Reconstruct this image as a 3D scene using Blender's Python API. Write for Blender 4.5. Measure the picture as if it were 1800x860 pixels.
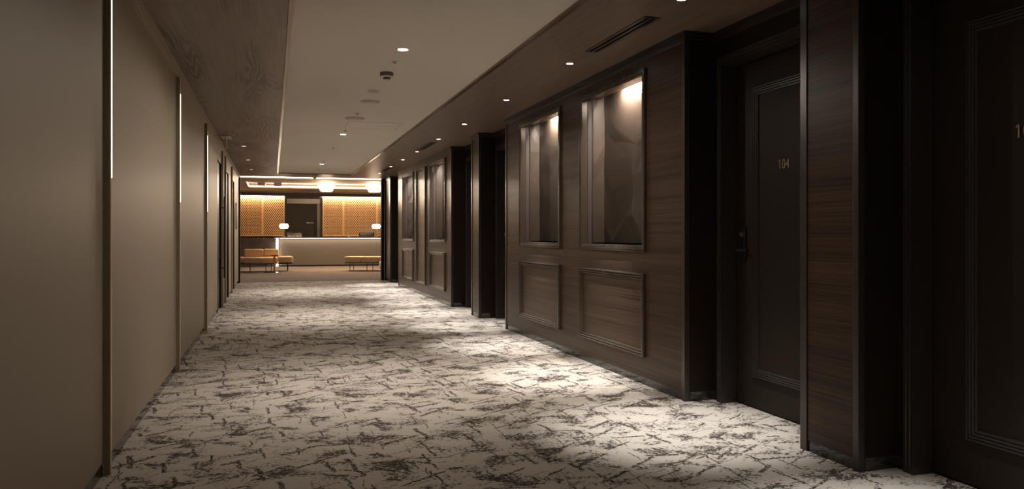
import bpy, bmesh, math, random
from mathutils import Vector, Matrix
random.seed(7)
PI = math.pi
for o in list(bpy.data.objects): bpy.data.objects.remove(o, do_unlink=True)
scene = bpy.context.scene
COL = scene.collection

# ------------------------------------------------------------------ camera
F_PX = 1350.0
cam_d = bpy.data.cameras.new('camera'); cam = bpy.data.objects.new('camera', cam_d); COL.objects.link(cam)
cam_d.sensor_width = 36.0; cam_d.lens = 36.0*F_PX/1800.0
cam_d.shift_y = -17.5/1800.0; cam_d.clip_start = .05; cam_d.clip_end = 100
cam.location = (0, 0, 1.1)
cam.rotation_euler = (PI/2, 0, -math.atan(421/1350.0))
scene.camera = cam
# ------------------------------------------------------------------ world, exposure, light levels
w = bpy.data.worlds.new('World'); scene.world = w; w.use_nodes = True
w.node_tree.nodes['Background'].inputs[0].default_value = (1, .85, .7, 1)
w.node_tree.nodes['Background'].inputs[1].default_value = 0.0
vs = scene.view_settings
vs.view_transform = 'Standard'; vs.look = 'None'; vs.gamma = 1; vs.exposure = 0.0; vs.use_curve_mapping = False
P_CENTER = 152.0      # downlights in the plaster ceiling
P_RIGHT = 300.0       # narrow downlights along the panelled wall
P_LEFT = 14.0         # small downlights over the left doors
P_NICHE = 30.0
C_CENTER = (1.0, .89, .77)
C_RIGHT = (1.0, .955, .90)
C_LOBBY = (1.0, .85, .68)
P_LOBBY_STRIP = 120.0
P_LATTICE = 60.0
P_COUNTER = 11.0
P_CHANDELIER = 210.0
C_CHAND = (1.0, .70, .45)

# ------------------------------------------------------------------ constants
XL, XR, XC, XD, H = -.736, 2.593, 2.811, 2.905, 2.44
YN, YE = -2.0, 18.6          # near end of the corridor, threshold of the lobby
LH = 2.65                    # lobby ceiling

# ------------------------------------------------------------------ node helpers
class NT:
    def __init__(s, name):
        m = bpy.data.materials.new(name); m.use_nodes = True
        s.m = m; s.t = m.node_tree; s.b = s.t.nodes['Principled BSDF']; s.out = s.t.nodes['Material Output']
    def n(s, typ, **kw):
        x = s.t.nodes.new(typ)
        for k, v in kw.items(): setattr(x, k, v)
        return x
    def link(s, a, b): s.t.links.new(a, b)
    def put(s, sock, v):
        if hasattr(v, 'is_linked') or isinstance(v, bpy.types.NodeSocket): s.link(v, sock)
        else: sock.default_value = v
    def math(s, op, a, b=None, c=None, clamp=False):
        x = s.n('ShaderNodeMath', operation=op); x.use_clamp = clamp
        s.put(x.inputs[0], a)
        if b is not None: s.put(x.inputs[1], b)
        if c is not None: s.put(x.inputs[2], c)
        return x.outputs[0]
    def vmath(s, op, a, b=None):
        x = s.n('ShaderNodeVectorMath', operation=op); s.put(x.inputs[0], a)
        if b is not None: s.put(x.inputs[1], b)
        return x.outputs[0]
    def coord(s, scale=(1, 1, 1), loc=(0, 0, 0), rot=(0, 0, 0)):
        c = s.n('ShaderNodeTexCoord'); m = s.n('ShaderNodeMapping')
        s.link(c.outputs['Object'], m.inputs[0])
        m.inputs['Scale'].default_value = scale; m.inputs['Location'].default_value = loc; m.inputs['Rotation'].default_value = rot
        return m.outputs[0]
    def noise(s, vec, scale, detail=3, rough=.55, dist=0, dim='3D'):
        x = s.n('ShaderNodeTexNoise', noise_dimensions=dim); s.link(vec, x.inputs['Vector'])
        x.inputs['Scale'].default_value = scale; x.inputs['Detail'].default_value = detail
        x.inputs['Roughness'].default_value = rough; x.inputs['Distortion'].default_value = dist
        return x
    def ramp(s, fac, stops):
        r = s.n('ShaderNodeValToRGB'); s.link(fac, r.inputs[0])
        e = r.color_ramp.elements
        e[0].position, e[0].color = stops[0][0], (*stops[0][1], 1)
        e[1].position, e[1].color = stops[-1][0], (*stops[-1][1], 1)
        for p, c in stops[1:-1]:
            k = e.new(p); k.color = (*c, 1)
        return r.outputs[0]
    def mix(s, fac, a, b):
        x = s.n('ShaderNodeMix', data_type='RGBA'); s.put(x.inputs[0], fac)
        s.put(x.inputs[6], a if not isinstance(a, tuple) else (*a, 1)); s.put(x.inputs[7], b if not isinstance(b, tuple) else (*b, 1))
        return x.outputs[2]
    def bump(s, h, strength=.3, dist=.002):
        x = s.n('ShaderNodeBump'); x.inputs['Strength'].default_value = strength; x.inputs['Distance'].default_value = dist
        s.link(h, x.inputs['Height']); s.link(x.outputs[0], s.b.inputs['Normal'])
    def set(s, rough=.5, metal=0, spec=.5, color=None):
        s.b.inputs['Roughness'].default_value = rough; s.b.inputs['Metallic'].default_value = metal
        s.b.inputs['Specular IOR Level'].default_value = spec
        if color is not None: s.put(s.b.inputs['Base Color'], color if not isinstance(color, tuple) else (*color, 1))

def simple(name, color, rough=.5, metal=0, spec=.5, var=.12, nscale=40, bump=0):
    t = NT(name); v = t.coord()
    nz = t.noise(v, nscale, 3)
    a = tuple(c*(1-var) for c in color); b = tuple(min(1, c*(1+var)) for c in color)
    t.set(rough, metal, spec, t.ramp(nz.outputs['Fac'], [(.3, a), (.7, b)]))
    if bump: t.bump(nz.outputs['Fac'], bump, .002)
    return t.m

def emit(name, color, strength):
    t = NT(name); t.set(.5, 0, .2, (.8, .8, .8))
    t.b.inputs['Emission Color'].default_value = (*color, 1); t.b.inputs['Emission Strength'].default_value = strength
    return t.m

def m_veneer(name, dark, light, axis_scale=(3, 1.0, 120), rough=.36, bump=.12):
    t = NT(name); v = t.coord(scale=axis_scale)
    a = t.noise(v, 1.0, 5, .6, .4); b = t.noise(v, .10, 3, .5, .4)
    f = t.math('ADD', t.math('MULTIPLY', a.outputs['Fac'], .6), t.math('MULTIPLY', b.outputs['Fac'], .4))
    t.set(rough, 0, .5, t.ramp(f, [(.36, dark), (.5, tuple((p+q)/2 for p, q in zip(dark, light))), (.64, light)]))
    t.b.inputs['Specular IOR Level'].default_value = .14
    t.bump(a.outputs['Fac'], bump, .0015)
    return t.m

def m_ceiling_wood(name, ringw):
    t = NT(name); c = t.coord()
    v = t.coord(scale=(1.7, .13, 1))
    wob = t.noise(t.coord(scale=(9, 1.8, 1)), 1.0, 2, .5)
    base = t.noise(v, 1.7, 1.5, .45, .3)
    f = t.math('ADD', t.math('MULTIPLY', base.outputs['Fac'], 30.0), t.math('MULTIPLY', wob.outputs['Fac'], 2.2))
    s = t.math('SINE', t.math('MULTIPLY', f, 2*PI))
    msk = t.noise(t.coord(scale=(2.4, .35, 1)), 1.3, 2, .5)
    mk = t.math('MULTIPLY', t.math('SUBTRACT', msk.outputs['Fac'], .44), 7.0, clamp=True)
    ring = t.math('MULTIPLY', t.math('MULTIPLY', t.math('ADD', s, 1.0), .5), mk)
    fib = t.noise(t.coord(scale=(90, 2.2, 1)), 1.0, 4, .6, .3)
    tot = t.math('ADD', t.math('MULTIPLY', ring, ringw), t.math('MULTIPLY', fib.outputs['Fac'], .7))
    t.set(.42, 0, .5, t.ramp(tot, [(.24, (.245, .172, .130)), (.42, (.175, .120, .090)), (.66, (.072, .047, .034))]))
    t.bump(tot, .12, .002)
    return t.m

def m_carpet():
    t = NT('crackle_carpet')
    P = t.coord()
    wn = t.noise(P, 60, 2, .6); wm = t.noise(P, 9, 2, .5)
    off = t.vmath('ADD', t.vmath('MULTIPLY', t.vmath('SUBTRACT', wn.outputs['Color'], (.5, .5, .5)), (.022, .022, 0)),
                  t.vmath('MULTIPLY', t.vmath('SUBTRACT', wm.outputs['Color'], (.5, .5, .5)), (.05, .05, 0)))
    PW = t.vmath('ADD', P, off)
    total = None
    layers = [(.36, 0, 0), (.33, 3.17, 8.3), (.38, 9.9, 1.7), (.30, 5.5, 5.1), (.42, 1.3, 2.9), (.26, 7.7, 4.4)]
    for (cell, ox, oy) in layers:
        m = t.n('ShaderNodeMapping'); t.link(PW, m.inputs[0])
        m.inputs['Scale'].default_value = (1/cell, 1/cell, 0); m.inputs['Location'].default_value = (ox, oy, 0)
        vo = t.n('ShaderNodeTexVoronoi', voronoi_dimensions='2D', feature='F1'); vo.inputs['Scale'].default_value = 1
        vo.inputs['Randomness'].default_value = .9
        t.link(m.outputs[0], vo.inputs['Vector'])
        loc = t.vmath('MULTIPLY', t.vmath('SUBTRACT', m.outputs[0], vo.outputs['Position']), (cell, cell, 0))
        sp = t.n('ShaderNodeSeparateColor'); t.link(vo.outputs['Color'], sp.inputs[0])
        r, g, b = sp.outputs[0], sp.outputs[1], sp.outputs[2]
        # three weaving directions: along the corridor, 29 degrees, -17 degrees
        is1 = t.math('LESS_THAN', r, .42); is2 = t.math('GREATER_THAN', r, .82)
        ang = t.math('ADD', t.math('MULTIPLY', is1, math.radians(92)-.50), .50)
        ang = t.math('SUBTRACT', ang, t.math('MULTIPLY', is2, .50+math.radians(14)))
        ang = t.math('ADD', ang, t.math('MULTIPLY', t.math('SUBTRACT', b, .5), .30))
        ca, sa = t.math('COSINE', ang), t.math('SINE', ang)
        sx = t.n('ShaderNodeSeparateXYZ'); t.link(loc, sx.inputs[0])
        X, Y = sx.outputs[0], sx.outputs[1]
        dx = t.math('ABSOLUTE', t.math('ADD', t.math('MULTIPLY', X, ca), t.math('MULTIPLY', Y, sa)))
        dy = t.math('ABSOLUTE', t.math('SUBTRACT', t.math('MULTIPLY', Y, ca), t.math('MULTIPLY', X, sa)))
        L = t.math('ADD', t.math('MULTIPLY', g, cell*.40), cell*.09)
        W = t.math('ADD', t.math('MULTIPLY', t.math('MULTIPLY', b, b), .0100), .0036)
        wx = t.math('MULTIPLY', t.math('SUBTRACT', L, dx), 60.0, clamp=True)
        wy = t.math('MULTIPLY', t.math('SUBTRACT', W, dy), 420.0, clamp=True)
        k = t.math('MULTIPLY', wx, wy)
        total = k if total is None else t.math('MAXIMUM', total, k)
    er = t.noise(P, 75, 3, .7); brk = t.math('MULTIPLY', t.math('SUBTRACT', er.outputs['Fac'], .41), 12.0, clamp=True)
    strokes = t.math('MULTIPLY', total, brk)
    # dense speckled blotches
    mid = t.noise(t.coord(scale=(1, 1.25, 1), rot=(0, 0, .3)), 4.4, 4, .7, .5)
    fine = t.noise(t.coord(scale=(.8, 1.1, 1), rot=(0, 0, .5)), 62, 4, .75)
    thr = t.math('SUBTRACT', 1.15, t.math('MULTIPLY', mid.outputs['Fac'], 1.22))
    sp1 = t.math('MULTIPLY', t.math('SUBTRACT', fine.outputs['Fac'], thr), 13.0, clamp=True)
    sp1 = t.math('MULTIPLY', sp1, .92)
    dark = t.math('MAXIMUM', strokes, sp1)
    pile = t.noise(P, 320, 2, .6)
    cream = t.ramp(pile.outputs['Fac'], [(.3, (.52, .475, .425)), (.7, (.72, .67, .61))])
    t.set(.95, 0, .1, t.mix(dark, cream, (.040, .028, .022)))
    hh = t.math('SUBTRACT', pile.outputs['Fac'], t.math('MULTIPLY', dark, .4))
    t.bump(hh, .5, .003)
    return t.m

def m_plaster():
    t = NT('plaster'); v = t.coord()
    a = t.noise(v, 150, 3, .6); b = t.noise(v, .8, 2)
    t.set(.9, 0, .2, t.mix(b.outputs['Fac'], (.78, .72, .625), (.84, .775, .68)))
    t.bump(a.outputs['Fac'], .8, .004)
    return t.m

def m_marble():
    t = NT('dark_marble'); v = t.coord(scale=(1, 1, 2))
    a = t.noise(v, 5, 5, .6, 1.2)
    t.set(.07, 0, .8, t.ramp(a.outputs['Fac'], [(.35, (.012, .011, .010)), (.6, (.045, .042, .04)), (.75, (.10, .09, .085))]))
    return t.m

def m_leather(name, c, rough=.5):
    t = NT(name); v = t.coord(); a = t.noise(v, 260, 2, .5)
    t.set(rough, 0, .4, t.mix(a.outputs['Fac'], tuple(x*.92 for x in c), tuple(x*1.06 for x in c)))
    t.bump(a.outputs['Fac'], .15, .001)
    return t.m

def m_scale_cloth():
    t = NT('scalloped_counter_cloth'); v = t.coord(scale=(26, 1, 26))
    vo = t.n('ShaderNodeTexVoronoi', feature='F1'); t.link(v, vo.inputs['Vector']); vo.inputs['Scale'].default_value = 1; vo.inputs['Randomness'].default_value = .15
    nz = t.noise(t.coord(), 120, 2)
    f = t.math('ADD', t.math('MULTIPLY', vo.outputs['Distance'], .35), t.math('MULTIPLY', nz.outputs['Fac'], .6))
    t.set(.8, 0, .2, t.ramp(f, [(.25, (.085, .073, .060)), (.6, (.145, .126, .106))]))
    t.bump(f, .3, .004)
    return t.m

def m_floor2():
    t = NT('brown_lobby_carpet'); v = t.coord()
    a = t.noise(v, 130, 3, .7); b = t.noise(v, 5, 2)
    f = t.math('ADD', t.math('MULTIPLY', a.outputs['Fac'], .75), t.math('MULTIPLY', b.outputs['Fac'], .25))
    t.set(.95, 0, .1, t.ramp(f, [(.35, (.11, .086, .074)), (.65, (.24, .196, .175))]))
    t.bump(a.outputs['Fac'], .4, .003)
    return t.m

M = {}
M['veneer'] = m_veneer('dark_horizontal_veneer', (.034, .021, .015), (.118, .076, .053))
M['lacquer'] = simple('dark_lacquer', (.020, .014, .011), .5, 0, .2, var=.1)
M['door'] = simple('dark_door_leather', (.028, .020, .015), .55, 0, .18, var=.12, nscale=60, bump=.1)
M['moulding'] = simple('satin_moulding', (.070, .052, .040), .26, 0, .7, var=.08)
M['doormould'] = simple('dark_satin_moulding', (.040, .033, .029), .34, 0, .5, var=.08)
M['bronze'] = simple('dark_bronze', (.060, .048, .042), .32, .35, .6, var=.08)
M['ceilwood'] = m_ceiling_wood('figured_wood', .42)
M['ceilwood2'] = m_ceiling_wood('straight_wood', .07)
M['edge'] = simple('copper_edge_trim', (.22, .135, .080), .22, .65, .6, var=.05)
M['plaster'] = m_plaster()
M['carpet'] = m_carpet()
M['marble'] = m_marble()
M['leather'] = m_leather('beige_leather_panel', (.37, .305, .225), .55)
M['beige'] = m_leather('beige_paint', (.40, .32, .24), .5)
M['fin'] = simple('beige_brown_lacquer', (.30, .245, .17), .5, var=.05)
M['brass'] = simple('polished_brass', (.97, .83, .60), .30, 1.0, .5, var=.03)
def brushed(mat, rot):
    nt = mat.node_tree; b = nt.nodes['Principled BSDF']; tg = nt.nodes.new('ShaderNodeTangent'); tg.direction_type = 'RADIAL'; tg.axis = 'Z'
    nt.links.new(tg.outputs[0], b.inputs['Tangent']); b.inputs['Anisotropic'].default_value = .92; b.inputs['Anisotropic Rotation'].default_value = rot
brushed(M['brass'], 0.25)
M['gold'] = simple('gold_metal', (.85, .52, .12), .25, 1.0, .5, var=.04)
M['black'] = simple('black_metal', (.012, .011, .011), .4, .2, .5)
M['void'] = simple('dark_void', (.004, .004, .004), .9, 0, .1)
M['blackdoor'] = simple('black_door', (.014, .011, .011), .35)
M['steel'] = simple('brushed_steel', (.55, .50, .47), .3, 1.0, .5, var=.05)
M['white'] = simple('white_plastic', (.62, .57, .50), .4, var=.03)
M['grey'] = simple('grey_brown_plastic', (.16, .135, .11), .5, var=.05)
M['niche'] = simple('faceted_taupe_panel', (.062, .046, .036), .40, .1, .6, var=.10, nscale=3)
M['nicheside'] = simple('smooth_grey_niche_lining', (.075, .062, .058), .4, var=.06)
M['lattice'] = simple('golden_oak', (.70, .40, .165), .5, var=.12, nscale=12)
M['backing'] = simple('dark_brown_board', (.018, .010, .006), .7)
M['lobbywood'] = m_veneer('lobby_wood', (.10, .062, .036), (.19, .122, .075), (1.2, 30, 30), .4)
M['lobbyceil'] = simple('lobby_brown_ceiling', (.27, .20, .135), .7, var=.05)
M['coffer'] = simple('cream_coffer', (.62, .53, .42), .7, var=.03)
M['stone'] = simple('dark_brown_stone', (.050, .040, .036), .35, 0, .5, var=.45, nscale=3)
M['countertop'] = simple('dark_polished_top', (.060, .038, .026), .18, 0, .6)
M['cloth'] = m_scale_cloth()
M['floor2'] = m_floor2()
M['tan'] = m_leather('tan_upholstery', (.72, .54, .375), .7)
M['chair'] = m_leather('dark_brown_leather', (.030, .020, .016), .3)
M['cream'] = m_leather('cream_upholstery', (.72, .66, .58), .7)
M['lintel'] = simple('pale_grey_lintel', (.20, .175, .165), .35, var=.04)
M['jamb'] = simple('matte_black_jamb', (.014, .012, .011), .8, 0, .08)
M['disc'] = simple('cream_disc', (.56, .49, .41), .5, var=.03)
M['letter'] = simple('pale_letter_metal', (.75, .66, .54), .35, .5)
M['number'] = simple('bronze_number_metal', (.60, .45, .28), .4, .0)
M['e_center'] = emit('lamp_warm', (1, .86, .68), 26)
M['e_right'] = emit('lamp_neutral', (1, .95, .88), 22)
M['e_left'] = emit('lamp_dim', (1, .88, .75), 1.5)
M['e_niche'] = emit('lamp_niche', (1, .88, .74), 8)
M['e_strip'] = emit('led_strip', (1, .86, .66), 7)
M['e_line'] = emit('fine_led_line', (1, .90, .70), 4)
M['e_col'] = emit('led_column', (1, .86, .66), 8)
M['e_crystal'] = emit('lit_crystal', (1, .82, .58), 7)
M['e_shade'] = emit('lit_shade', (1, .86, .66), 7)

# ------------------------------------------------------------------ mesh helpers
def bx(bm, x0, x1, y0, y1, z0, z1):
    v = [bm.verts.new(p) for p in ((x0, y0, z0), (x1, y0, z0), (x1, y1, z0), (x0, y1, z0), (x0, y0, z1), (x1, y0, z1), (x1, y1, z1), (x0, y1, z1))]
    for f in ((0, 3, 2, 1), (4, 5, 6, 7), (0, 1, 5, 4), (1, 2, 6, 5), (2, 3, 7, 6), (3, 0, 4, 7)): bm.faces.new([v[i] for i in f])
    return v
def bar(bm, p, q, r, seg=8, r2=None):
    p, q = Vector(p), Vector(q); d = q-p
    m = Matrix.Translation((p+q)/2) @ d.to_track_quat('Z', 'Y').to_matrix().to_4x4()
    bmesh.ops.create_cone(bm, cap_ends=True, segments=seg, radius1=r, radius2=r if r2 is None else r2, depth=d.length, matrix=m)
def lathe(bm, prof, cx=0, cy=0, cz=0, seg=32, cap=True):
    rings = []
    for r, z in prof:
        rings.append([bm.verts.new((cx+max(r, 1e-4)*math.cos(2*PI*i/seg), cy+max(r, 1e-4)*math.sin(2*PI*i/seg), cz+z)) for i in range(seg)])
    for a, b in zip(rings, rings[1:]):
        for i in range(seg): bm.faces.new((a[i], a[(i+1) % seg], b[(i+1) % seg], b[i]))
    if cap: bm.faces.new(rings[0]); bm.faces.new(rings[-1])
def sweep(bm, path, prof, closed=False):
    """profile points (n, z): n is measured to the LEFT of the path direction"""
    P = [Vector((x, y)) for x, y in path]; N = len(P); rows = []
    def nrm(a, b):
        d = (b-a).normalized(); return Vector((-d.y, d.x))
    for i in range(N):
        if closed or 0 < i < N-1:
            n1 = nrm(P[(i-1) % N], P[i]); n2 = nrm(P[i], P[(i+1) % N])
            m = (n1+n2)/(1+n1.dot(n2))
        elif i == 0: m = nrm(P[0], P[1])
        else: m = nrm(P[-2], P[-1])
        rows.append([bm.verts.new((P[i].x+m.x*n, P[i].y+m.y*n, z)) for n, z in prof])
    K = len(prof)
    for i in range(N if closed else N-1):
        a, b = rows[i], rows[(i+1) % N]
        for k in range(K-1): bm.faces.new((a[k], b[k], b[k+1], a[k+1]))
    if not closed:
        bm.faces.new(rows[0]); bm.faces.new(rows[-1])
def frame_x(bm, X, sgn, y0, y1, z0, z1, prof, three=False):
    """moulding frame lying on the plane x=X standing out by sgn*n; prof = (inset t, n)"""
    loops = []
    for t, n in prof:
        x = X+sgn*n
        zb = z0 if three else z0+t
        loops.append([bm.verts.new(p) for p in ((x, y0+t, zb), (x, y1-t, zb), (x, y1-t, z1-t), (x, y0+t, z1-t))])
    for a, b in zip(loops, loops[1:]):
        for i in range(4):
            if three and i == 0: continue
            j = (i+1) % 4
            bm.faces.new((a[i], a[j], b[j], b[i]))
def finish(name, bm, mat, parent=None, smooth=False, bevel=0, seg=2, sub=0, autosmooth=None):
    bmesh.ops.recalc_face_normals(bm, faces=bm.faces)
    me = bpy.data.meshes.new(name); bm.to_mesh(me); bm.free()
    me.materials.append(M[mat] if isinstance(mat, str) else mat)
    if smooth:
        for p in me.polygons: p.use_smooth = True
        if autosmooth is not None:
            me.set_sharp_from_angle(angle=math.radians(autosmooth))
    o = bpy.data.objects.new(name, me); COL.objects.link(o)
    if parent: o.parent = parent
    if bevel:
        b = o.modifiers.new('bevel', 'BEVEL'); b.width = bevel; b.segments = seg; b.limit_method = 'ANGLE'
    if sub:
        s = o.modifiers.new('sub', 'SUBSURF'); s.levels = sub; s.render_levels = sub
    return o
def box(name, x0, x1, y0, y1, z0, z1, mat, parent=None, bevel=0, seg=2, smooth=False):
    bm = bmesh.new(); bx(bm, x0, x1, y0, y1, z0, z1); return finish(name, bm, mat, parent, bevel=bevel, seg=seg, smooth=smooth)
def struct(o): o['kind'] = 'structure'; return o
def tag(o, label, cat, group=None):
    o['label'] = label; o['category'] = cat
    if group: o['group'] = group
    return o
def thing(name, label, cat, loc=(0, 0, 0), rz=0, group=None):
    o = bpy.data.objects.new(name, None); COL.objects.link(o); o.location = loc; o.rotation_euler = (0, 0, rz)
    o.empty_display_size = .1
    return tag(o, label, cat, group)
def text_mesh(name, s, height, mat, parent, loc, rot, depth=.004, sx=1.0, weight=0.0):
    c = bpy.data.curves.new(name, 'FONT'); c.body = s; c.size = 1; c.extrude = 0; c.offset = weight
    c.align_x = 'CENTER'; c.align_y = 'BOTTOM'
    tmp = bpy.data.objects.new('tmp', c); COL.objects.link(tmp)
    dg = bpy.context.evaluated_depsgraph_get(); dg.update()
    me = bpy.data.meshes.new_from_object(tmp.evaluated_get(dg)); me.name = name
    bpy.data.objects.remove(tmp, do_unlink=True)
    zs = [v.co.y for v in me.vertices]; lo, hi = min(zs), max(zs); k = height/(hi-lo)
    for v in me.vertices: v.co = Vector((v.co.x*k*sx, (v.co.y-lo)*k, 0))
    bm = bmesh.new(); bm.from_mesh(me)
    r = bmesh.ops.extrude_face_region(bm, geom=bm.faces[:])
    for v in r['geom']:
        if isinstance(v, bmesh.types.BMVert): v.co.z += depth
    bmesh.ops.recalc_face_normals(bm, faces=bm.faces); bm.to_mesh(me); bm.free()
    me.materials.clear(); me.materials.append(M[mat])
    o = bpy.data.objects.new(name, me); COL.objects.link(o); o.location = loc; o.rotation_euler = rot
    if parent: o.parent = parent
    return o
def spot(name, loc, energy, color, size_deg, blend, radius=.03, parent=None, rot=(0, 0, 0)):
    l = bpy.data.lights.new(name, 'SPOT'); l.energy = energy; l.color = color; l.spot_size = math.radians(size_deg); l.spot_blend = blend
    l.shadow_soft_size = radius
    o = bpy.data.objects.new(name, l); COL.objects.link(o); o.location = loc; o.rotation_euler = rot
    if parent: o.parent = parent
    return o
def area(name, loc, sx, sy, energy, color, rot=(0, 0, 0), parent=None, spread=PI):
    l = bpy.data.lights.new(name, 'AREA'); l.shape = 'RECTANGLE'; l.size = sx; l.size_y = sy; l.energy = energy; l.color = color; l.spread = spread
    o = bpy.data.objects.new(name, l); COL.objects.link(o); o.location = loc; o.rotation_euler = rot
    if parent: o.parent = parent
    return o
def copy_tree(o, parent=None):
    c = o.copy(); COL.objects.link(c)
    if parent: c.parent = parent
    for ch in [k for k in bpy.data.objects if k.parent == o]: copy_tree(ch, c)
    return c

# ================================================================== STRUCTURE
# floors
struct(box('floor', -.95, 2.93, YN, YE, -.1, 0, 'carpet'))
struct(box('floor', -6, 8, YE+.002, 29.9, -.1, -.002, 'floor2'))
# corridor ceiling: wooden borders, edge trims, raised plaster field
XW0, XW1, YW = .121, 1.690, 17.6
struct(box('ceiling', -.95, .088, YN, YE, H, H+.12, 'ceilwood'))
struct(box('ceiling', 1.724, 3.0, YN, YE, H, H+.12, 'ceilwood2'))
struct(box('ceiling', .088, 1.724, YW+.033, YE, H, H+.12, 'ceilwood'))
struct(box('ceiling', .088, 1.724, YN, YW+.03, H+.016, H+.12, 'plaster'))
bm = bmesh.new()
bx(bm, .0915, XW0, YN, YW+.03, H-.003, H+.016)
bx(bm, XW1, 1.7205, YN, YW+.03, H-.003, H+.016)
bx(bm, XW0, XW1, YW, YW+.03, H-.003, H+.016)
struct(finish('trim_1', bm, 'edge'))

# ---- left wall: leather panels, three flush black doors
LD = [(11.47, 12.33), (13.50, 14.38), (15.58, 16.47)]; LDZ = 2.185
bm = bmesh.new(); y = YN
for a, b in LD:
    bx(bm, -.95, XL, y, a, .06, H); bx(bm, -.95, XL, a, b, LDZ, H); bx(bm, -.95, XL-.035, a, b, .0, LDZ); y = b
bx(bm, -.95, XL, y, YE, .06, H)
struct(finish('wall_left', bm, 'leather'))
bm = bmesh.new(); y = YN
for a, b in LD+[(YE, YE)]:
    bx(bm, -.95, XL-.004, y, a, 0, .06); y = b
struct(finish('baseboard_left', bm, 'marble'))
bm = bmesh.new()
sweep(bm, [(XL, YE), (XL, YN)], [(0, 2.362), (.006, 2.362), (.006, 2.388), (.014, 2.388), (.014, 2.395), (.006, 2.396), (.006, 2.401), (.018, 2.402), (.018, 2.409), (.008, 2.410), (.008, 2.415), (.022, 2.416), (.022, 2.423), (.011, 2.424), (.011, 2.429), (.026, 2.430), (.026, H), (0, H)])
struct(finish('trim_2', bm, 'beige'))
for k, (a, b) in enumerate(LD):
    d = struct(box('door_%d' % (k+1), XL-.034, XL-.022, a+.004, b-.004, .006, LDZ-.004, 'blackdoor', bevel=.002))
    bm = bmesh.new(); frame_x(bm, XL-.022, 1, a, b, 0, LDZ, [(0, 0), (0, .024), (.03, .024), (.03, 0)], three=True)
    finish('door_frame', bm, 'black', d)
    if k == 0:
        bm = bmesh.new(); bar(bm, (XL+.05, b-.09, .45), (XL+.05, b-.09, 1.67), .012, 12)
        for z in (.6, 1.5): bar(bm, (XL-.022, b-.09, z), (XL+.05, b-.09, z), .008, 8)
        hnd = finish('pull_handle', bm, 'black', d, smooth=True, autosmooth=40)
        bm = bmesh.new(); bar(bm, (XL-.022, a+.1, .80), (XL+.02, a+.1, .80), .022, 16); finish('lock', bm, 'steel', d, smooth=True, autosmooth=40)
# vertical fins with a brass nose
for k, (yy, z1) in enumerate([(-.05, 2.362), (3.90, 2.362), (6.66, 2.362), (9.36, 2.362), (12.345, 2.362), (13.13, 2.362), (15.18, 2.362)]):
    f = struct(box('trim_%d' % (3+k), XL, XL+.0265, yy, yy+.024, 0, z1, 'fin'))
    bm = bmesh.new()
    for dy, rr in ((.0055, .0046), (.017, .0040)):
        bar(bm, (XL+.027, yy+dy, .001), (XL+.027, yy+dy, z1-.001), rr, 16)
    finish('brass_edge', bm, 'brass', f, smooth=True, autosmooth=60)
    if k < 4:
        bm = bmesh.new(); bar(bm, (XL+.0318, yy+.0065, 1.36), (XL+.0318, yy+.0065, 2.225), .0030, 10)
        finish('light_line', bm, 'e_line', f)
# black end jamb of the lobby opening
struct(box('trim_20', XL, -.705, YE-.14, YE+.10, 0, H, 'jamb', bevel=.003))
o = struct(box('trim_21', 2.505, XR, YE-.06, YE+.12, 0, H, 'jamb', bevel=.003))
box('steel_edge', 2.560, 2.572, YE-.072, YE-.06, 0, H, 'steel', o)

# ---- right wall sections (corridor face x = XR, recess face x = XC, door face x = XD)
NZ0, NZ1 = 1.018, 2.268
niches = [(5.085, 6.235), (6.81, 7.96), (11.86, 12.99), (14.73, 15.90)]
def wall_section(y0, y1, holes=(), corners=(True, True)):
    bm = bmesh.new(); y = y0
    for a, b in holes:
        a -= .004; b += .004
        bx(bm, XR, XC+.12, y, a, .055, H); bx(bm, XR, XC+.12, a, b, .055, NZ0); bx(bm, XR, XR+.04, a, b, NZ1+.03, H); bx(bm, XR+.04, XC+.12, a, b, NZ1+.13, H); y = b
    bx(bm, XR, XC+.12, y, y1, .055, H)
    wl = struct(finish('wall_right', bm, 'veneer'))
    box('marble_base', XR+.004, XC+.1, y0+.004, y1-.004, 0, .055, 'marble', wl)
    bm = bmesh.new()
    if corners[0]: bx(bm, XR-.006, XR+.030, y0-.006, y0+.030, 0, 2.385)
    if corners[1]: bx(bm, XR-.006, XR+.030, y1-.044, y1+.006, 0, 2.385)
    finish('corner_post', bm, 'bronze', wl, bevel=.002)
    return wl
secs = [(YN, 1.77, ()), (2.92, 3.32, ()), (4.49, 8.56, niches[:2]), (9.773, 10.166, ()), (11.404, 16.53, niches[2:]), (17.747, YE, ())]
walls = [wall_section(*s, corners=(i != 0, i != 5)) for i, s in enumerate(secs)]
# dark lacquer return panels on the pillars' flanks facing the camera
for (y0, y1, _), wl in zip(secs, walls):
    if y0 > 0: box('return_panel', XR+.030, XC, y0-.003, y0, .06, 2.385, 'lacquer', wl)
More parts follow.
